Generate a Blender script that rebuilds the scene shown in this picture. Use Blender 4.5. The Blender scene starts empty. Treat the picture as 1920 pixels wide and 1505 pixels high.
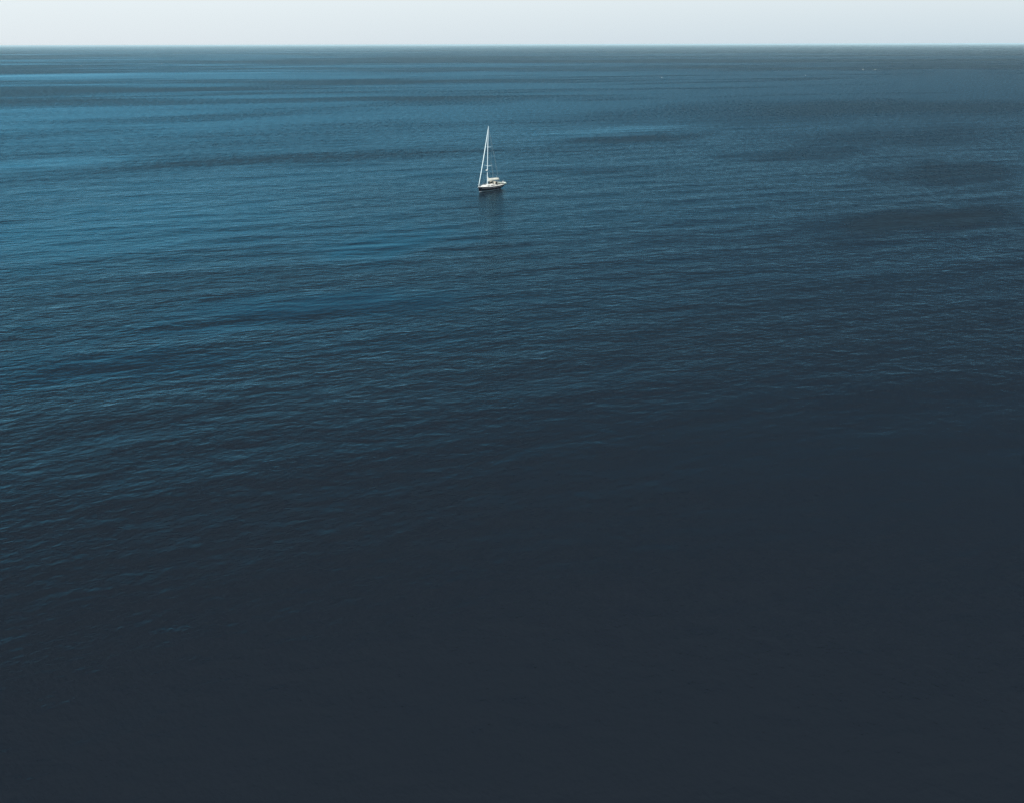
import bpy, bmesh, math, random
import numpy as np
from mathutils import Vector, Matrix
R = math.radians
random.seed(7)
rng = np.random.default_rng(11)
scene = bpy.context.scene
col = scene.collection

# ------------------------------------------------------------------ camera
CAM_H = 36.8
cam_d = bpy.data.cameras.new('camera')
cam = bpy.data.objects.new('camera', cam_d); col.objects.link(cam)
cam_d.sensor_width = 36; cam_d.sensor_fit = 'HORIZONTAL'; cam_d.lens = 38.6
cam_d.clip_start = 0.5; cam_d.clip_end = 200000
PITCH, ROLL = R(18.00), R(-0.12)
cam.matrix_world = (Matrix.Translation((0, 0, CAM_H)) @ Matrix.Rotation(R(90) - PITCH, 4, 'X')
                    @ Matrix.Rotation(ROLL, 4, 'Z'))
scene.camera = cam

# ------------------------------------------------------------------ sky and sun
EXPOSURE = 0.9
SUN_EL, SUN_AZ = R(48), R(-172)          # azimuth measured from +Y (view direction) towards +X
w = bpy.data.worlds.new('World'); scene.world = w; w.use_nodes = True
nt = w.node_tree; N = nt.nodes; L = nt.links; N.clear()
def node(tree, typ, **kw):
    n = tree.nodes.new(typ)
    for k, v in kw.items(): setattr(n, k, v)
    return n
out = node(nt, 'ShaderNodeOutputWorld'); bg = node(nt, 'ShaderNodeBackground')
sky = node(nt, 'ShaderNodeTexSky', sky_type='NISHITA', sun_disc=False, sun_elevation=SUN_EL, sun_rotation=SUN_AZ,
           air_density=1.6, dust_density=3.0, ozone_density=2.0)
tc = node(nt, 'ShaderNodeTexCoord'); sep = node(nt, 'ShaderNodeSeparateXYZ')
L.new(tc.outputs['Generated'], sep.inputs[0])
# added sky layer: pale horizon, teal to near-black above, shaped to tone the sea
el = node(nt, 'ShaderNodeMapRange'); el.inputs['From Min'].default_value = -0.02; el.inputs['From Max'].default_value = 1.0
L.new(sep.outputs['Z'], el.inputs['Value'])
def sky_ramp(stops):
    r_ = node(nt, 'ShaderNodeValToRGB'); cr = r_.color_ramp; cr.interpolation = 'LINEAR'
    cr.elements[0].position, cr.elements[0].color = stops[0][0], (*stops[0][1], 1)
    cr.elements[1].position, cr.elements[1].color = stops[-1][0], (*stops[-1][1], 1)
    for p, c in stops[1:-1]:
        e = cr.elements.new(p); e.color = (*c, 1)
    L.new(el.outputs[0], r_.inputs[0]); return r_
# position = (sin(elevation) + .02) / 1.02; left ramp brighter, right ramp darker, so the sea dims towards the right
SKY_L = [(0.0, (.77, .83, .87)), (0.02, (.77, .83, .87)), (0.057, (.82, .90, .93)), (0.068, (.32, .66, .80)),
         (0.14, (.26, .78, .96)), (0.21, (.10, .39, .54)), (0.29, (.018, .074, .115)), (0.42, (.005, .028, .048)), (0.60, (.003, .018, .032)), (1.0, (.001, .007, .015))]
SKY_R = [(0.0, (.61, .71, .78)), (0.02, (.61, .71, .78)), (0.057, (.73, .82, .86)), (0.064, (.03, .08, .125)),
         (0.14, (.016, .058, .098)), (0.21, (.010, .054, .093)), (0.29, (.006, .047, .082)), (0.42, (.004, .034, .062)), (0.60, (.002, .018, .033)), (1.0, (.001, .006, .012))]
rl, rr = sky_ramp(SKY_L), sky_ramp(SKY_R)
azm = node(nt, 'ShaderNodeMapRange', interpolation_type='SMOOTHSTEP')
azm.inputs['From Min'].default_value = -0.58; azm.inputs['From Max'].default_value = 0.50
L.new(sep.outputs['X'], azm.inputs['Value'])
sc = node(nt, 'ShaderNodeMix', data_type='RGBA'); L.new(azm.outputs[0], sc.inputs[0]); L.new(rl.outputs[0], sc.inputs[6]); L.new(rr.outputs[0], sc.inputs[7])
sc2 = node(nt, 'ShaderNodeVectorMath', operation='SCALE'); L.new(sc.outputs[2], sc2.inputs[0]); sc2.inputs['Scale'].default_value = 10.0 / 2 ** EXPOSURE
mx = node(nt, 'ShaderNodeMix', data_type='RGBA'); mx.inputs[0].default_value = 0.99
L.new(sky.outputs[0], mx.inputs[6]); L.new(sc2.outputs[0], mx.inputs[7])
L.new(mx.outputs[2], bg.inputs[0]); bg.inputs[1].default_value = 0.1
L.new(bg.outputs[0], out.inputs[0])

sun_d = bpy.data.lights.new('sun', 'SUN'); sun_d.energy = 3.8; sun_d.angle = R(4); sun_d.color = (1, .97, .93)
sun = bpy.data.objects.new('sun', sun_d); col.objects.link(sun)
sdir = Vector((math.sin(SUN_AZ) * math.cos(SUN_EL), math.cos(SUN_AZ) * math.cos(SUN_EL), math.sin(SUN_EL)))
sun.rotation_euler = (-sdir).to_track_quat('-Z', 'Y').to_euler()

scene.cycles.denoising_prefilter = 'NONE'      # keeps the fine ripple texture that the prefiltered denoiser wipes out
scene.view_settings.view_transform = 'Standard'; scene.view_settings.look = 'None'
scene.view_settings.exposure = EXPOSURE; scene.view_settings.gamma = 1

# ------------------------------------------------------------------ helpers
def tag(o, label=None, cat=None, group=None, kind=None):
    for k, v in (('label', label), ('category', cat), ('group', group), ('kind', kind)):
        if v: o[k] = v
    return o

# ------------------------------------------------------------------ sea sheet
SEA_R = 60000.0
rings = list(np.linspace(2, 40, 12, endpoint=False))
r = 40.0
while r < SEA_R * .99:
    rings.append(r); r += max(0.45, r * 0.0042)
rings.append(SEA_R)
rings = np.array(rings)
fine = R(0.30)
angs = list(np.arange(-R(36), R(36), fine)) + [R(36)]
coarse = np.linspace(R(36), R(324), 73)[1:-1]
angs = np.array(angs + list(coarse))              # azimuth from +Y towards +X, closed loop
nr, na = len(rings), len(angs)
RR, AA = np.meshgrid(rings, angs, indexing='ij')
X = RR * np.sin(AA); Y = RR * np.cos(AA); Z = np.zeros_like(RR)
dr = np.gradient(rings)[:, None]
da = np.where(np.abs((AA + math.pi) % (2 * math.pi) - math.pi) <= R(36.01), fine, R(4))
spacing = np.maximum(dr, RR * da)
CREST = R(60)                                     # crest azimuth
nw = 46
for i in range(nw):
    lam = 5.0 * (9.0 ** (i / (nw - 1)))
    th = CREST + rng.normal(0, R(22 if lam < 16 else 12)) + R(90)
    k = 2 * math.pi / lam
    amp = 0.0007 * lam * (1.0 if lam < 14 else (14 / lam)**1.6)
    ph = rng.uniform(0, 2 * math.pi)
    wgt = np.clip((lam / spacing - 2.5) / 2.5, 0, 1) * (0.25 + 0.75 * np.clip((RR - 55) / 90, 0, 1))
    arg = k * (X * math.sin(th) + Y * math.cos(th)) + ph
    Z = Z + wgt * amp * (np.sin(arg) + 0.15 * np.cos(2 * arg))
# slicks (below 1) and rough patches (above 1) set to lighten or darken the sea: centre bearing and dip, half width, half depth, slant of the long axis
def at_dip(px, py):
    v = cam.matrix_world.to_3x3() @ Vector(((px - 960) / 2059, (752.5 - py) / 2059, -1)); k = -CAM_H / v.z; return v.x * k, v.y * k
PATCHES = [(560, 580, 320, 34, .10, .22), (180, 690, 330, 40, .11, .30), (760, 640, 260, 26, .10, .65), (1720, 415, 260, 18, .09, 2.2),
           (1560, 205, 420, 14, .02, 1.32), (1190, 261, 150, 7, .05, 1.7), (1700, 255, 240, 13, .03, 1.3), (1500, 290, 150, 9, .04, 1.5),
           (420, 218, 200, 8, .05, 1.3), (330, 312, 230, 9, .08, 1.5), (850, 190, 140, 7, .03, 1.25), (60, 255, 150, 8, .05, 1.3), (1120, 320, 160, 8, .0, 1.4),
           (1780, 325, 140, 16, .05, 1.7), (650, 300, 130, 9, .06, 1.3), (1250, 450, 120, 12, .05, 1.4),
           (230, 430, 430, 75, .10, .66), (730, 460, 130, 34, .10, .30), (1160, 244, 130, 5, .05, .5), (1150, 395, 380, 40, .04, .9),
           (60, 308, 160, 12, .08, .55), (420, 525, 330, 28, .11, 1.2), (120, 141, 330, 2.5, .01, .62), (915, 386, 70, 20, 0, 1.35), (1450, 580, 300, 60, .10, 1.15)]  # the patch beside the hull is added roughness that shortens its reflection
bearing_noise = [(rng.uniform(0, 6.28), rng.uniform(0, 6.28)) for _ in PATCHES]
WIND = np.ones_like(X)
for (px, py, hw, hh, slope, val), (p1, p2) in zip(PATCHES, bearing_noise):
    cx, cy = at_dip(px, py); d_ = math.hypot(cx, cy)
    a_ = hw * d_ / 2059; b_ = hh * d_ * d_ / (CAM_H * 2059); k_ = slope * cy / CAM_H
    ux, uy = (X - cx) / a_, ((Y - cy) - k_ * (X - cx)) / b_
    near = (np.abs(ux) < 2) & (np.abs(uy) < 3)
    q = np.sqrt(ux**2 + uy**2) + .16 * np.sin(3.1 * ux + 2 * uy + p1) + .12 * np.sin(7.3 * ux - 3 * uy + p2) + .06 * np.sin(17 * ux + p1 * 3)
    f = np.clip((1.5 - q) / 1.3, 0, 1); f = f * f * (3 - 2 * f)
    WIND = WIND * np.where(near, 1 + (val - 1) * f, 1)
co = np.stack([X, Y, Z], -1).reshape(-1, 3)
centre = len(co)
co = np.vstack([co, [[0, 0, 0]]])
I, J = np.meshgrid(np.arange(nr - 1), np.arange(na), indexing='ij')
J2 = (J + 1) % na
quads = np.stack([I * na + J, I * na + J2, (I + 1) * na + J2, (I + 1) * na + J], -1).reshape(-1, 4)
tris = np.stack([np.full(na, centre), (np.arange(na) + 1) % na, np.arange(na)], -1)
me = bpy.data.meshes.new('sea')
me.vertices.add(len(co)); me.vertices.foreach_set('co', co.astype(np.float32).ravel())
nl = quads.size + tris.size
me.loops.add(nl); me.loops.foreach_set('vertex_index', np.concatenate([quads[:, ::-1].ravel(), tris[:, ::-1].ravel()]).astype(np.int32))
me.polygons.add(len(quads) + len(tris))
ls = np.concatenate([np.arange(len(quads)) * 4, quads.size + np.arange(len(tris)) * 3]).astype(np.int32)
me.polygons.foreach_set('loop_start', ls)
me.update(calc_edges=True); me.validate()
wa = me.attributes.new('wind', 'FLOAT', 'POINT'); wa.data.foreach_set('value', np.append(WIND.ravel(), 1).astype(np.float32))
me.polygons.foreach_set('use_smooth', np.ones(len(me.polygons), dtype=bool))
sea = bpy.data.objects.new('sea', me); col.objects.link(sea)
tag(sea, 'dark blue open sea with small wind ripples reaching the horizon', kind='structure')
if me.polygons[0].normal.z < 0: me.flip_normals()

# ---- wave height as a node group of world position (z comes out in metres)
g = bpy.data.node_groups.new('wave_height', 'ShaderNodeTree')
g.interface.new_socket('Vector', in_out='INPUT', socket_type='NodeSocketVector')
g.interface.new_socket('Height', in_out='OUTPUT', socket_type='NodeSocketFloat')
gi = g.nodes.new('NodeGroupInput'); go = g.nodes.new('NodeGroupOutput')
# wavelength, crest azimuth, stretch along the crest, rms slope, detail
LAYERS = [(12.0, R(62), 3.0, 0.016, 0), (3.6, R(70), 1.6, 0.042, 1), (1.3, R(52), 1.5, 0.052, 1), (0.42, R(60), 1.7, 0.085, 3), (0.36, R(-42), 2.0, 0.07, 2)]
acc = None
for lam, cz, st, slope, det in LAYERS:
    m = node(g, 'ShaderNodeMapping', vector_type='POINT')
    # x' runs along the crest (azimuth cz), y' across it
    m.inputs['Rotation'].default_value = (0, 0, -(R(90) - cz))
    s = 1.5 / lam
    m2 = node(g, 'ShaderNodeVectorMath', operation='MULTIPLY'); m2.inputs[1].default_value = (s / st, s, 1)
    g.links.new(gi.outputs[0], m.inputs['Vector']); g.links.new(m.outputs[0], m2.inputs[0])
    nz = node(g, 'ShaderNodeTexNoise', noise_dimensions='2D'); nz.inputs['Scale'].default_value = 1.0
    nz.inputs['Detail'].default_value = det; nz.inputs['Roughness'].default_value = 0.5; nz.inputs['Distortion'].default_value = 0.25 if det else 0.0
    g.links.new(m2.outputs[0], nz.inputs['Vector'])
    mu = node(g, 'ShaderNodeMath', operation='MULTIPLY'); mu.inputs[1].default_value = slope / (0.5 * s)
    g.links.new(nz.outputs[0], mu.inputs[0])
    if acc is None: acc = mu
    else:
        ad = node(g, 'ShaderNodeMath', operation='ADD'); g.links.new(acc.outputs[0], ad.inputs[0]); g.links.new(mu.outputs[0], ad.inputs[1]); acc = ad
g.links.new(acc.outputs[0], go.inputs[0])

mat = bpy.data.materials.new('sea_water'); mat.use_nodes = True
t = mat.node_tree; t.nodes.clear()
mo = node(t, 'ShaderNodeOutputMaterial')
body = node(t, 'ShaderNodeBsdfDiffuse'); body.inputs[0].default_value = (0.0097, 0.0139, 0.0200, 1)
gl = node(t, 'ShaderNodeBsdfAnisotropic', distribution='MULTI_GGX'); gl.inputs['Color'].default_value = (.38, .765, .97, 1)
fr_ = node(t, 'ShaderNodeFresnel'); fr_.inputs['IOR'].default_value = 1.33
msh = node(t, 'ShaderNodeMixShader'); t.links.new(body.outputs[0], msh.inputs[1]); t.links.new(gl.outputs[0], msh.inputs[2])
t.links.new(msh.outputs[0], mo.inputs[0])
geo = node(t, 'ShaderNodeNewGeometry')
def hgt(off):
    v = node(t, 'ShaderNodeVectorMath', operation='ADD'); v.inputs[1].default_value = off
    t.links.new(geo.outputs['Position'], v.inputs[0])
    q = t.nodes.new('ShaderNodeGroup'); q.node_tree = g; t.links.new(v.outputs[0], q.inputs[0]); return q
def mth(op, a, b=None, c=None, clamp=False):
    n = node(t, 'ShaderNodeMath', operation=op, use_clamp=clamp)
    for i, s in enumerate((a, b, c)):
        if s is None: continue
        if isinstance(s, (int, float)): n.inputs[i].default_value = s
        else: t.links.new(s, n.inputs[i])
    return n.outputs[0]
E = 0.03
h0, hx, hy = hgt((0, 0, 0)).outputs[0], hgt((E, 0, 0)).outputs[0], hgt((0, E, 0)).outputs[0]
sx = mth('MULTIPLY', mth('SUBTRACT', h0, hx), 1 / E)
sy = mth('MULTIPLY', mth('SUBTRACT', h0, hy), 1 / E)

# wind: broad gusts change how steep the ripples are
def noise_field(scale, az, stretch, detail, seed):
    m = node(t, 'ShaderNodeMapping'); m.inputs['Rotation'].default_value = (0, 0, -(R(90) - az))
    m.inputs['Location'].default_value = (seed, seed * 1.7, 0)
    t.links.new(geo.outputs['Position'], m.inputs['Vector'])
    m2 = node(t, 'ShaderNodeVectorMath', operation='MULTIPLY'); m2.inputs[1].default_value = (scale / stretch, scale, 1)
    t.links.new(m.outputs[0], m2.inputs[0])
    nz = node(t, 'ShaderNodeTexNoise', noise_dimensions='2D'); nz.inputs['Scale'].default_value = 1
    nz.inputs['Detail'].default_value = detail; nz.inputs['Roughness'].default_value = 0.5
    t.links.new(m2.outputs[0], nz.inputs['Vector']); return nz.outputs[0]
n1 = noise_field(1 / 70, R(66), 3.5, 3, 13.0)
n2 = noise_field(1 / 450, R(74), 3.0, 3, 71.0)
gust = mth('ADD', mth('MULTIPLY', n1, 1.2), mth('MULTIPLY', n2, 1.9))          # about 1.4 on average
gm = node(t, 'ShaderNodeMapRange', interpolation_type='SMOOTHSTEP')
gm.inputs['From Min'].default_value = 1.2; gm.inputs['From Max'].default_value = 1.9
gm.inputs['To Min'].default_value = 0.60; gm.inputs['To Max'].default_value = 1.40
t.links.new(gust, gm.inputs['Value'])
# ripples are weakened close in so the near water fades flat and dark
dist = node(t, 'ShaderNodeVectorMath', operation='LENGTH'); t.links.new(geo.outputs['Position'], dist.inputs[0])
near_fade = node(t, 'ShaderNodeMapRange', interpolation_type='SMOOTHSTEP')
near_fade.inputs['From Min'].default_value = 45; near_fade.inputs['From Max'].default_value = 150
near_fade.inputs['To Min'].default_value = 0.5; near_fade.inputs['To Max'].default_value = 1.0
t.links.new(dist.outputs['Value'], near_fade.inputs['Value'])
wat = node(t, 'ShaderNodeAttribute', attribute_name='wind')
added_rough = mth('SUBTRACT', mth('MAXIMUM', wat.outputs['Fac'], 1.0), 1.0)
wind = mth('MULTIPLY', gm.outputs[0], mth('MINIMUM', wat.outputs['Fac'], 1.05))
paws = mth('MULTIPLY_ADD', mth('SUBTRACT', noise_field(1 / 2.0, R(8), 2.6, 3, 5.0), 0.5), 1.6, 1.0)      # cat's paws, a few metres across
ease = node(t, 'ShaderNodeMapRange', interpolation_type='SMOOTHSTEP')
ease.inputs['From Min'].default_value = 180; ease.inputs['From Max'].default_value = 800
ease.inputs['To Min'].default_value = 1.0; ease.inputs['To Max'].default_value = 0.55
t.links.new(dist.outputs['Value'], ease.inputs['Value'])
amp = mth('MULTIPLY', mth('MULTIPLY', wind, near_fade.outputs[0]), ease.outputs[0])
# far out, ripples smaller than the visible grain become surface roughness
far = node(t, 'ShaderNodeMapRange', interpolation_type='SMOOTHSTEP')
far.inputs['From Min'].default_value = 110; far.inputs['From Max'].default_value = 750
far.inputs['To Min'].default_value = 0.15; far.inputs['To Max'].default_value = 0.27
t.links.new(dist.outputs['Value'], far.inputs['Value'])
rough = mth('MULTIPLY', far.outputs[0], mth('MULTIPLY_ADD', added_rough, 1.1, mth('MULTIPLY', paws, mth('MULTIPLY_ADD', wind, 0.75, 0.25))), None, True)
t.links.new(rough, gl.inputs['Roughness'])
# a rougher patch turns more facets away from grazing and so mirrors less; slicks get added reflectance to brighten them
keep = mth('MULTIPLY_ADD', rough, -1.36, mth('MULTIPLY_ADD', mth('MINIMUM', wat.outputs['Fac'], 1.0), -0.20, 1.10), True)
t.links.new(mth('MULTIPLY', fr_.outputs[0], keep, None, True), msh.inputs[0])
sl = node(t, 'ShaderNodeCombineXYZ'); t.links.new(mth('MULTIPLY', sx, amp), sl.inputs[0]); t.links.new(mth('MULTIPLY', sy, amp), sl.inputs[1])
ad = node(t, 'ShaderNodeVectorMath', operation='ADD'); t.links.new(geo.outputs['Normal'], ad.inputs[0]); t.links.new(sl.outputs[0], ad.inputs[1])
nm = node(t, 'ShaderNodeVectorMath', operation='NORMALIZE'); t.links.new(ad.outputs[0], nm.inputs[0])
for n_ in (body, gl, fr_): t.links.new(nm.outputs[0], n_.inputs['Normal'])
me.materials.append(mat)

# ------------------------------------------------------------------ boat materials
def paint(name, rgb, rough=0.5, var=0.12, scale=3.0, metal=0.0):
    m = bpy.data.materials.new(name); m.use_nodes = True; tt = m.node_tree; p = tt.nodes['Principled BSDF']
    c = node(tt, 'ShaderNodeTexCoord'); nz = node(tt, 'ShaderNodeTexNoise'); nz.inputs['Scale'].default_value = scale; nz.inputs['Detail'].default_value = 4
    tt.links.new(c.outputs['Object'], nz.inputs['Vector'])
    rp = node(tt, 'ShaderNodeValToRGB'); rp.color_ramp.elements[0].position = .3; rp.color_ramp.elements[1].position = .7
    rp.color_ramp.elements[0].color = (*[v * (1 - var) for v in rgb], 1); rp.color_ramp.elements[1].color = (*[v * (1 + var) for v in rgb], 1)
    tt.links.new(nz.outputs[0], rp.inputs[0]); tt.links.new(rp.outputs[0], p.inputs['Base Color'])
    p.inputs['Roughness'].default_value = rough; p.inputs['Metallic'].default_value = metal
    return m
NAVY = paint('navy_gelcoat', (.010, .013, .022), .22)
WHITE = paint('white_gelcoat', (.62, .64, .63), .4, .06)
DECKM = paint('pale_deck', (.50, .51, .47), .65, .10, 6)
STRIPE = paint('stripe_white', (.62, .62, .66), .4, .04)
MASTM = paint('mast_white', (.50, .58, .62), .35, .05)
SAILM = paint('sail_cloth', (.58, .68, .70), .8, .08, 2)
COVER = paint('sail_cover_cloth', (.60, .61, .54), .9, .16, 1.6)
CANVAS = paint('beige_canvas', (.30, .29, .24), .9, .12)
GLASS = paint('dark_glazing', (.012, .016, .02), .12, .1)
STEEL = paint('stainless_steel', (.45, .48, .50), .3, .05, 3, 0.8)
OLIVE = paint('olive_cushion', (.075, .095, .055), .85, .2)
RUBBER = paint('grey_green_tube', (.30, .35, .31), .6, .1)
TUBEEND = paint('pale_tube', (.50, .60, .56), .5, .06)
TEAK = paint('weathered_teak', (.20, .17, .12), .8, .2, 8)
ROPE = paint('rope', (.35, .38, .36), .8, .1)

class MB:
    """collects shapes into one mesh"""
    def __init__(self): self.bm = bmesh.new()
    def grid(self, rows, close_u=False, close_v=False, cap=False):
        vs = [[self.bm.verts.new(p) for p in rw] for rw in rows]
        n, m = len(vs), len(vs[0])
        for i in range(n if close_v else n - 1):
            for j in range(m if close_u else m - 1):
                try: self.bm.faces.new((vs[i][j], vs[i][(j + 1) % m], vs[(i + 1) % n][(j + 1) % m], vs[(i + 1) % n][j]))
                except ValueError: pass
        if cap:
            self.bm.faces.new(vs[0][::-1]); self.bm.faces.new(vs[-1])
        return self
    def tube(self, pts, rad, n=8, flat=1.0):
        pts = [Vector(p) for p in pts]; rows = []
        rads = rad if isinstance(rad, (list, tuple)) else [rad] * len(pts)
        for i, p in enumerate(pts):
            d = (pts[min(i + 1, len(pts) - 1)] - pts[max(i - 1, 0)]).normalized()
            a = Vector((0, 1, 0)) if abs(d.y) < .9 else Vector((1, 0, 0))
            u = a.cross(d).normalized(); v = d.cross(u).normalized()
            rows.append([p + (u * math.cos(q) + v * math.sin(q) * flat) * rads[i] for q in [2 * math.pi * k / n for k in range(n)]])
        return self.grid(rows, close_u=True, cap=True)
    def box(self, c, s, bev=0.0, mat=None):
        r_ = bmesh.ops.create_cube(self.bm, size=1); vs = r_['verts']
        bmesh.ops.scale(self.bm, vec=s, verts=vs)
        if bev:
            es = list({e for v in vs for e in v.link_edges})
            q = bmesh.ops.bevel(self.bm, geom=es, offset=bev, segments=2, affect='EDGES'); vs = list({v for f in q['faces'] for v in f.verts} | {v for v in vs if v.is_valid})
        if mat: bmesh.ops.transform(self.bm, matrix=mat, verts=vs)
        bmesh.ops.translate(self.bm, vec=c, verts=vs); return self
    def ball(self, c, s, n=12):
        r_ = bmesh.ops.create_uvsphere(self.bm, u_segments=n, v_segments=n // 2 + 2, radius=1); bmesh.ops.scale(self.bm, vec=s, verts=r_['verts'])
        bmesh.ops.translate(self.bm, vec=c, verts=r_['verts']); return self
    def build(self, name, m, parent=None, smooth=True):
        bmesh.ops.recalc_face_normals(self.bm, faces=self.bm.faces)
        md = bpy.data.meshes.new(name); self.bm.to_mesh(md); self.bm.free(); md.materials.append(m)
        if smooth:
            for p in md.polygons: p.use_smooth = True
            md.set_sharp_from_angle(angle=R(38))
        o = bpy.data.objects.new(name, md); col.objects.link(o)
        if parent: o.parent = parent
        return o
def empty(name, loc, rz=0):
    o = bpy.data.objects.new(name, None); col.objects.link(o); o.location = loc; o.rotation_euler = (0, 0, rz); return o

# ------------------------------------------------------------------ sailboat (x forward, y to port, z up from the waterline)
BX, BY, HEAD = -5.92, 294.0, R(-120)
sea_z = float(Z[np.unravel_index(np.argmin((X - BX)**2 + (Y - BY)**2), X.shape)])
boat = empty('sailboat', (BX, BY, sea_z + .05), HEAD)
tag(boat, 'sailboat with dark navy hull, white mast and furled sails alone on the sea', 'sailboat')
XS, XB = -5.35, 5.6
def half_beam(x):
    q = (x - XS) / (XB - XS)
    return max(0.02, 1.80 * (1 - max(0, (q - .42) / .58) ** 2.1) * (1 - .22 * max(0, (.42 - q) / .42) ** 1.8))
def sheer(x):
    q = (x - XS) / (XB - XS); return 0.96 + .07 * (1 - q) ** 2 + .44 * q ** 1.8
def hull_pt(x, u, side, off=0.0):
    """u 0 at the sheer, 1 on the centreline underneath"""
    q = (x - XS) / (XB - XS); s = sheer(x); keel = -0.55 * math.sin(math.pi * min(1, max(0, .06 + .9 * q))) ** .6
    z = s + (keel - s) * u
    fl = (1 - u ** (2.0 + 2.2 * (1 - abs(2 * q - .9)))) if u < 1 else 0
    y = half_beam(x) * (fl * (1 - .30 * q * q * u)) + off
    rake = -(0.62 * (s - z) / 1.4) * max(0, (q - .6) / .4) ** 1.2 + 0.16 * (s - z) * max(0, (.2 - q) / .2)
    return (x + rake, side * y if u < 1 else side * 0.0, z)
NX = 40
xs = [XS + (XB - XS) * (i / NX) ** .92 for i in range(NX + 1)]
us = [0, .06, .14, .24, .34, .44, .54, .64, .74, .84, .93, 1]
m = MB(); m.grid([[hull_pt(x, u, 1) for u in us] + [hull_pt(x, u, -1) for u in us[::-1][1:]] for x in xs])
tr = [hull_pt(XS, u, 1) for u in us] + [hull_pt(XS, u, -1) for u in us[::-1][1:]]
m.bm.faces.new([m.bm.verts.new(p) for p in tr])
bmesh.ops.remove_doubles(m.bm, verts=m.bm.verts, dist=.0005)
hull = m.build('hull', NAVY, boat)
def band(z0, z1, xa, xb, off=.012, name='stripe', matl=STRIPE, n=44):
    """strip lying 12 mm proud of the topsides, z measured down from the sheer when negative"""
    mb = MB()
    for side in (1, -1):
        rows = []
        for i in range(n + 1):
            x = xa + (xb - xa) * i / n; s = sheer(x); rw = []
            for zz in (z0, z1):
                z = zz if zz > 0 else s + zz
                q = (x - XS) / (XB - XS); keel = -0.55 * math.sin(math.pi * min(1, max(0, .06 + .9 * q))) ** .6
                u = (z - s) / (keel - s); p = hull_pt(x, max(0, u), side, off); rw.append(p)
            rows.append(rw)
        mb.grid(rows)
    return mb
band(.02, .22, XS, XB - .02).build('boot_stripe', STRIPE, hull)
band(-.31, -.27, XS + 1.2, XB - 1.1).build('cove_stripe', STRIPE, hull)
stem = MB().tube([Vector(hull_pt(XB, u, 0)) + Vector((.02, 0, 0)) for u in (0, .15, .3, .45, .6)], .022, 6).build('stem_guard', STEEL, hull)
# toe rail
m = MB()
for side in (1, -1):
    m.tube([(x, side * (half_beam(x) - .01), sheer(x) + .03) for x in xs], .045, 6)
m.tube([(XS, -half_beam(XS), sheer(XS) + .03), (XS, half_beam(XS), sheer(XS) + .03)], .045, 6)
m.build('toe_rail', WHITE, boat)
# deck with the cockpit opening left out
CK0, CK1, CKW = -4.75, -1.75, .92
m = MB()
def deck_z(x, f): return sheer(x) + .09 * (1 - f * f)
fr = [-1, -.8, -.6, -.4, -.2, 0, .2, .4, .6, .8, 1]
m.grid([[(x, f * (half_beam(x) - .015), deck_z(x, f)) for f in fr] for x in [CK1 + (XB - CK1) * i / 26 for i in range(27)]])
m.grid([[(x, f * (half_beam(x) - .015), deck_z(x, f)) for f in fr] for x in (XS, CK0)])
for side in (1, -1):
    m.grid([[(x, side * (CKW + g_ * (half_beam(x) - .015 - CKW)), deck_z(x, .6 + .4 * g_)) for g_ in (0, .5, 1)] for x in [CK0 + (CK1 - CK0) * i / 8 for i in range(9)]])
m.build('deck', DECKM, boat)
# cockpit well: seats and sole
ck = MB().box(((CK0 + CK1) / 2, 0, .42), (CK1 - CK0, 2 * CKW - .02, .04)).build('cockpit_sole', TEAK, boat)
for side in (1, -1):
    MB().box(((CK0 + CK1) / 2, side * (CKW - .25), .63), (CK1 - CK0 - .02, .48, .38), .02).build('seat', WHITE, boat)
    MB().box(((CK0 + CK1) / 2 + .1, side * (CKW - .25), .87), (CK1 - CK0 - .5, .44, .09), .03).build('seat_cushion', OLIVE, boat)
    MB().box(((CK0 + CK1) / 2 + .15, side * (CKW + .06), 1.19), (CK1 - CK0 - .2, .10, .26), .03).build('coaming', DECKM, boat)
    wn = MB(); wn.tube([(-2.6, side * (CKW + .16), 1.14), (-2.6, side * (CKW + .16), 1.32)], [.10, .07], 10); wn.build('winch', STEEL, boat)
# coachroof
def cabin_row(x, w, h, zb):
    return [(x, -w, zb), (x, -w * .93, zb + h * .75), (x, -w * .82, zb + h * .95), (x, 0, zb + h * 1.06), (x, w * .82, zb + h * .95), (x, w * .93, zb + h * .75), (x, w, zb)]
cab = [(3.55, .34, .02), (3.35, .46, .16), (2.6, .74, .32), (1.6, .98, .40), (.4, 1.14, .44), (-.8, 1.20, .46), (-1.70, 1.20, .48), (-1.78, 1.18, .02)]
m = MB(); m.grid([cabin_row(x, w_, h_, sheer(x) + .03) for x, w_, h_ in cab])
roof = m.build('coachroof', WHITE, boat)
def side_y(x, f):
    for (xa, wa, ha), (xb, wb, hb) in zip(cab[:-1], cab[1:]):
        if xb <= x <= xa:
            q = (xa - x) / (xa - xb); w_, h_ = wa + (wb - wa) * q, ha + (hb - ha) * q
            return w_ * (1 - .07 * f / .75) + .012, sheer(x) + .03 + h_ * f
for side in (1, -1):
    for xa, xb in ((2.2, 1.35), (.75, -.15), (-.55, -1.25)):
        m = MB(); rows = []
        for i in range(5):
            x = xa + (xb - xa) * i / 4
            y0, z0 = side_y(x - .06, .22); y1, z1 = side_y(x + .06, .64)
            rows.append([(x - .06, side * y0, z0), (x + .06, side * y1, z1)])
        m.grid(rows); m.build('window', GLASS, roof)
MB().box((2.05, 0, sheer(2.05) + .445), (.55, .5, .05), .015).build('hatch', GLASS, roof)
MB().box((-1.1, 0, sheer(-1.1) + .55), (.9, .62, .05), .015).build('companionway_hatch', DECKM, roof)
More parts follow.
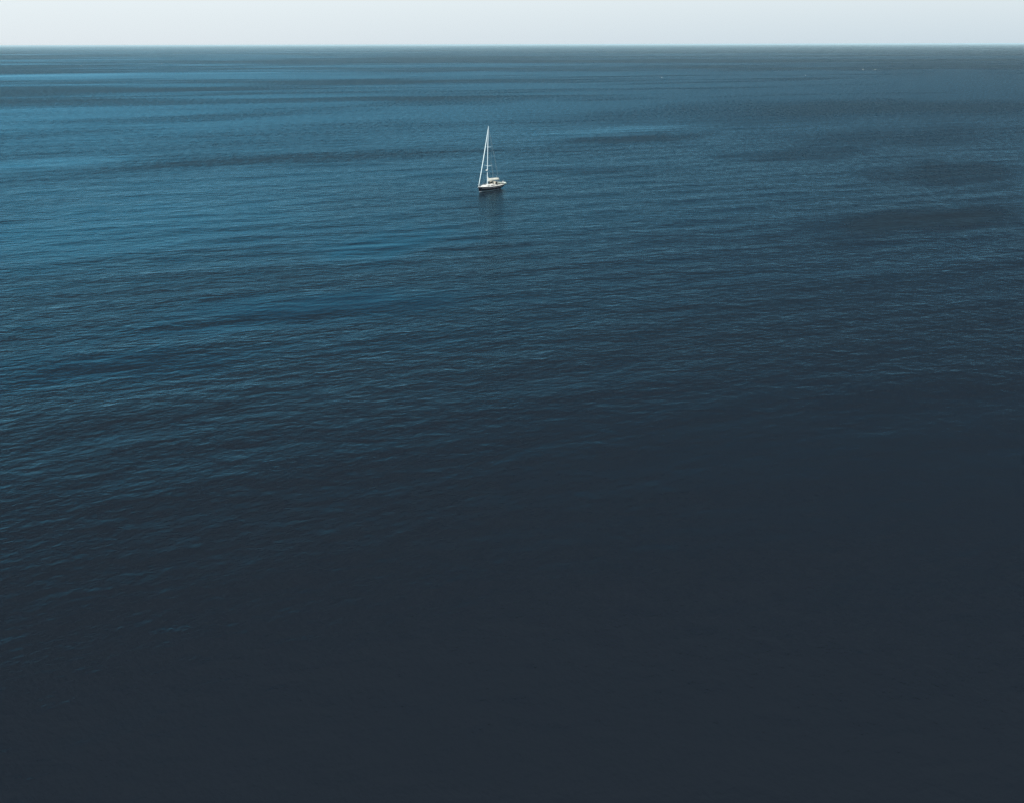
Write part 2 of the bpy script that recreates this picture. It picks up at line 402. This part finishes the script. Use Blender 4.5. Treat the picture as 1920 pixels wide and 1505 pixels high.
for sy in (.72, -.72):
    MB().tube([(1.5, sy * .8, 1.63), (1.4, sy * .85, 1.70), (-.9, sy, 1.68), (-1.0, sy, 1.61)], .02, 6).build('handrail', TEAK, roof)
# mast, raked slightly aft
MX, MZ = 0.95, 16.45
def mast_at(z): q = (z - 1.5) / (MZ - 1.5); return Vector((MX - .35 * q - .45 * q * q, 0, z))
m = MB(); zs = [1.5 + (MZ - 1.5) * i / 14 for i in range(15)]
m.tube([mast_at(z) for z in zs], [.10] * 11 + [.095, .09, .085, .08], 10)
mast = m.build('mast', MASTM, boat)
for zsp, ln in ((6.4, 1.15), (11.2, .9)):
    for side in (1, -1):
        p = mast_at(zsp); MB().tube([p, p + Vector((-.22, side * ln, .06))], [.045, .025], 6).build('spreader', MASTM, mast)
m = MB(); p = mast_at(5.3) + Vector((.34, 0, 0)); m.ball(p, (.30, .30, .15), 16); m.box(p + Vector((-.22, 0, -.14)), (.34, .16, .05)); m.build('radar_dome', WHITE, mast)
p = mast_at(MZ); m = MB(); m.tube([p, p + Vector((0, 0, .45))], .012, 5); m.tube([p + Vector((0, 0, .1)), p + Vector((.35, 0, .2))], .012, 5); m.build('masthead_antenna', STEEL, mast)
# furled headsail on the forestay
fa, fb = Vector((5.25, 0, sheer(5.25) + .30)), mast_at(15.9) + Vector((.10, 0, 0))
m = MB(); n = 30; pts = []; rd = []
for i in range(n + 1):
    q = i / n; p = fa.lerp(fb, q) + Vector((-.10 * math.sin(math.pi * q), 0, -.10 * math.sin(math.pi * q)))
    pts.append(p); rd.append((.060 + .040 * math.sin(math.pi * min(1, q * 1.05)) ** .5) * (1 + .05 * math.sin(i * 2.1)))
m.tube(pts, rd, 10); m.build('furled_headsail', SAILM, boat)
MB().tube([(5.3, 0, sheer(5.3) + .06), (5.27, 0, sheer(5.3) + .22)], [.11, .11], 12).build('furling_drum', STEEL, boat)
# standing rigging
for side in (1, -1):
    t1, t2 = mast_at(6.4) + Vector((-.22, side * 1.15, .06)), mast_at(11.2) + Vector((-.22, side * .9, .06))
    MB().tube([mast_at(16.1), t2, t1, (.55, side * (half_beam(.55) - .08), sheer(.55))], .014, 5).build('cap_shroud', STEEL, boat)
    MB().tube([mast_at(6.3), (.25, side * (half_beam(.25) - .12), sheer(.25))], .014, 5).build('lower_shroud', STEEL, boat)
    MB().tube([mast_at(3.0 + 6), (-4.9, side * .9, sheer(-4.9))][:1] + [mast_at(8.9) + Vector((-2.2, side * .12, -2.7)), mast_at(3.4) + Vector((-3.1, side * .16, -.1))], .010, 5).build('lazy_jack', ROPE, boat)
MB().tube([mast_at(16.4), (XS + .25, 0, sheer(XS) + .1)], .014, 5).build('backstay', STEEL, boat)
# boom and the stowed mainsail in its cover, swung a little to port
BD = Vector((-1, .10, .012)).normalized(); g0 = mast_at(2.38) + Vector((-.14, 0, 0)); BL = 4.95
boom = MB().tube([g0, g0 + BD * (BL + .2)], [.10, .09], 10).build('boom', MASTM, boat)
m = MB(); rows = []
prof = [(0, 1.62, .10), (.05, 1.45, .13), (.16, 1.12, .17), (.35, .88, .21), (.7, .74, .24), (1.2, .68, .26), (2.2, .64, .27), (3.2, .58, .25), (4.2, .50, .22), (4.75, .42, .19), (BL, .30, .10)]
for i, (d, top, wd) in enumerate(prof):
    c = g0 + BD * d; bulge = .02 * math.sin(i * 2.3)
    sec = [(0, -.10), (wd * .75, -.06), (wd + bulge, .10), (wd * .9, top * .45), (wd * .55, top * .8), (.05, top), (-.05, top), (-wd * .55, top * .8), (-wd * .9, top * .45), (-wd - bulge, .10), (-wd * .75, -.06)]
    rows.append([c + Vector((0, y, z)) for y, z in sec])
m.grid(rows, close_u=True, cap=True); cover = m.build('sail_cover', COVER, boom)
e = g0 + BD * (BL + .1)
MB().tube([mast_at(16.35) + Vector((-.1, 0, 0)), e], .010, 5).build('topping_lift', ROPE, boat)
MB().tube([e + Vector((.5, 0, -.1)), (-3.9, 0, 1.25)], .02, 5).build('mainsheet', ROPE, boat)
MB().tube([g0 + BD * 1.3 + Vector((0, 0, -.1)), mast_at(1.7) + Vector((-.15, 0, 0))], .03, 6).build('boom_vang', STEEL, boat)
# sprayhood over the companionway
m = MB(); rows = []
for x, w_, h_ in ((-.95, 1.02, .06), (-1.35, 1.08, .50), (-1.75, 1.12, .70), (-2.35, 1.14, .72)):
    rows.append([(x, w_ * math.cos(a_) , 1.42 + h_ * min(1, math.sin(a_) * 1.25)) for a_ in [math.pi * k / 12 for k in range(13)]])
m.grid(rows); hood = m.build('sprayhood', CANVAS, boat)
sm = hood.modifiers.new('thick', 'SOLIDIFY'); sm.thickness = .03; sm.offset = 0
for side in (1, -1):
    MB().grid([[(-1.42, side * 1.115, 1.55), (-1.52, side * 1.04, 1.92)], [(-2.2, side * 1.16, 1.55), (-2.2, side * 1.09, 1.98)]]).build('window', GLASS, hood)
MB().grid([[(-1.03, -.8, 1.58), (-1.03, .8, 1.58)], [(-1.32, -.7, 1.94), (-1.32, .7, 1.94)]]).build('window', GLASS, hood)
# wheel and binnacle
bin_ = MB().tube([(-3.75, 0, .44), (-3.75, 0, 1.30)], [.12, .09], 10).build('binnacle', WHITE, boat)
m = MB(); c = Vector((-3.9, 0, 1.22)); ring = [c + Vector((0, .46 * math.cos(a_), .46 * math.sin(a_))) for a_ in [2 * math.pi * k / 24 for k in range(25)]]
m.tube(ring, .02, 6)
for k in range(6): m.tube([c, ring[k * 4]], .010, 5)
m.build('steering_wheel', STEEL, boat)
# pulpit, pushpit, stanchions, lifelines
m = MB()
def rail(x, h, side): return Vector((x, side * (half_beam(x) - .07), sheer(x) + h))
m.tube([rail(4.25, .62, 1), rail(5.0, .64, 1), (5.72, 0.10, sheer(5.5) + .66), (5.72, -.10, sheer(5.5) + .66), rail(5.0, .64, -1), rail(4.25, .62, -1)], .022, 6)
for side in (1, -1):
    m.tube([rail(4.25, .02, side), rail(4.25, .62, side)], .02, 6); m.tube([rail(5.1, .02, side), rail(5.15, .64, side)], .02, 6)
m.build('pulpit', STEEL, boat)
m = MB(); zt_ = sheer(XS) + .66
m.tube([rail(-4.3, .64, 1), (XS + .1, half_beam(XS) - .12, zt_), (XS + .06, .35, zt_)], .022, 6)
m.tube([rail(-4.3, .64, -1), (XS + .1, -half_beam(XS) + .12, zt_), (XS + .06, -.35, zt_)], .022, 6)
m.tube([rail(-4.3, .34, 1), (XS + .1, half_beam(XS) - .12, zt_ - .3), (XS + .06, .35, zt_ - .3)], .016, 6)
m.tube([rail(-4.3, .34, -1), (XS + .1, -half_beam(XS) + .12, zt_ - .3), (XS + .06, -.35, zt_ - .3)], .016, 6)
for side in (1, -1):
    for p in (rail(-4.3, .64, side), Vector((XS + .1, side * (half_beam(XS) - .12), zt_)), Vector((XS + .06, side * .35, zt_))):
        m.tube([(p.x, p.y, sheer(XS)), p], .02, 6)
m.build('pushpit', STEEL, boat)
sts = [-3.0, -1.3, .45, 2.0, 3.3]
for side in (1, -1):
    for x in sts: MB().tube([rail(x, .02, side), rail(x, .62, side)], .016, 6).build('stanchion', STEEL, boat)
    for h in (.60, .32): MB().tube([rail(x, h, side) for x in [-4.3] + sts + [4.25]], .007, 4).build('lifeline', STEEL, boat)
# horseshoe lifebuoy on the pushpit, anchor, stern antenna
m = MB(); c = Vector((XS + .22, half_beam(XS) - .20, zt_ - .12))
m.tube([c + Vector((-.05, 0, 0)) + Vector((.27 * math.cos(a_), .03, .27 * math.sin(a_))) for a_ in [R(-50) + R(280) * k / 14 for k in range(15)]], .075, 8); m.build('lifebuoy', WHITE, boat)
m = MB(); m.tube([(4.9, .0, sheer(5) + .12), (5.78, 0, sheer(5.5) + .06)], .03, 6); m.tube([(5.6, -.2, sheer(5.5) - .16), (5.80, 0, sheer(5.5) - .06), (5.6, .2, sheer(5.5) - .16)], [.02, .05, .02], 6); m.build('anchor', STEEL, boat)
m = MB(); m.tube([(XS + .15, -.75, sheer(XS)), (XS + .15, -.75, 3.05)], .022, 6); m.tube([(XS + .15, -.95, 3.2), (XS + .15, -.75, 3.02), (XS + .15, -.5, 3.25)], .03, 6); m.build('antenna_pole', STEEL, boat)
for side in (1, -1):
    dv = MB().tube([(XS + .15, side * .72, sheer(XS)), (XS + .05, side * .72, 1.75), (XS - .3, side * .72, 2.02), (XS - 1.15, side * .72, 2.05)], .035, 8).build('davit', STEEL, boat)
    MB().tube([(XS - 1.1, side * .72, 2.02), (XS - 1.05, side * .72, 1.35)], .010, 5).build('davit_fall', ROPE, dv)
# anchored things on deck
m = MB(); m.ball((4.2, .0, sheer(4.2) + .16), (.16, .16, .10)); m.build('windlass', STEEL, boat)

# ------------------------------------------------------------------ inflatable dinghy slung across the stern
bl = Matrix.Translation((BX, BY, 0)) @ Matrix.Rotation(HEAD, 4, 'Z')
dg = empty('inflatable_dinghy', bl @ Vector((XS - .98, .05, 1.02)), HEAD + R(90))
dg.rotation_euler = (R(-24), 0, HEAD + R(90))
tag(dg, 'grey green inflatable dinghy slung across the stern of the sailboat', 'dinghy')
# dinghy axis: its own x runs athwartships, bow (rounded, pale) towards the viewer's right = port
m = MB(); path = []
for k in range(7): path.append((-1.45 + 1.9 * k / 6, -.52, .18))
for k in range(1, 10): a_ = R(-90) + R(180) * k / 10; path.append((.45 + .78 * math.cos(a_), .52 * math.sin(a_), .18 + .16 * math.cos(a_)))
for k in range(7): path.append((.45 - 1.9 * k / 6, .52, .18))
m.tube(path, [.08] + [.2] * (len(path) - 2) + [.08], 12); m.build('tube', RUBBER, dg)
MB().tube([path[k] for k in range(8, 15)], [.215] * 7, 12).build('bow_tube', TUBEEND, dg)
MB().box((-.35, 0, .06), (1.9, .72, .05), .01).build('floor', RUBBER, dg)
MB().box((-1.32, 0, .26), (.06, .74, .38), .01).build('transom', TEAK, dg)
MB().box((-.35, 0, .34), (.22, .90, .04), .01).build('thwart', TEAK, dg)

# ------------------------------------------------------------------ whitecaps: small patches of foam out towards the horizon and at the bow
FOAM = paint('sea_foam', (.55, .60, .62), .9, .15, 5)
m = MB()
def foam(cx, cy, ln, wd, z=.18):
    n = 14; rows = []
    c0 = m.bm.verts.new((cx, cy, z + .34)); vs = []
    for k in range(n):
        a_ = 2 * math.pi * k / n; q = random.uniform(.6, 1.1)
        vs.append(m.bm.verts.new((cx + ln * q * math.cos(a_), cy + wd * q * math.sin(a_), z - .12)))
    for k in range(n): m.bm.faces.new((c0, vs[k], vs[(k + 1) % n]))
def ground(px, py):
    """place a world point from a bearing and a dip below the horizon"""
    v = cam.matrix_world.to_3x3() @ Vector(((px - 960) / 2059, (752.5 - py) / 2059, -1)); k = -CAM_H / v.z; return v.x * k, v.y * k
for px, py, ln, wd in ((1618, 131, 1.9, 1.4), (1641, 131, 1.5, 1.4), (1241, 146, 1.0, 1.3), (152, 124, 1.3, 1.5), (303, 120, 1.0, 1.6), (1510, 142, .6, 1.0)):
    gx, gy = ground(px, py); foam(gx, gy, ln, wd)
m.build('whitecaps', FOAM).name = 'whitecaps'
tag(bpy.data.objects['whitecaps'], 'tiny white foam crests scattered on the far sea near the horizon', kind='stuff')

# ------------------------------------------------------------------ haze
hm = bpy.data.meshes.new('haze'); bm = bmesh.new(); bmesh.ops.create_cube(bm, size=1)
zb, zt = -3.0, CAM_H + 1.5
bmesh.ops.scale(bm, vec=(122000, 122000, zt - zb), verts=bm.verts); bmesh.ops.translate(bm, vec=(0, 0, (zt + zb) / 2), verts=bm.verts)
bm.to_mesh(hm); bm.free()
hz = bpy.data.objects.new('haze', hm); col.objects.link(hz)
vm = bpy.data.materials.new('sea_haze'); vm.use_nodes = True; vt = vm.node_tree; vt.nodes.clear()
vo = node(vt, 'ShaderNodeOutputMaterial'); pv = node(vt, 'ShaderNodeVolumePrincipled')
pv.inputs['Anisotropy'].default_value = -0.2
pv.inputs['Color'].default_value = (.62, .88, 1, 1); pv.inputs['Density'].default_value = 4.3e-5
vt.links.new(pv.outputs[0], vo.inputs['Volume']); hm.materials.append(vm)
tag(hz, 'thin pale sea haze that softens the horizon', kind='stuff')
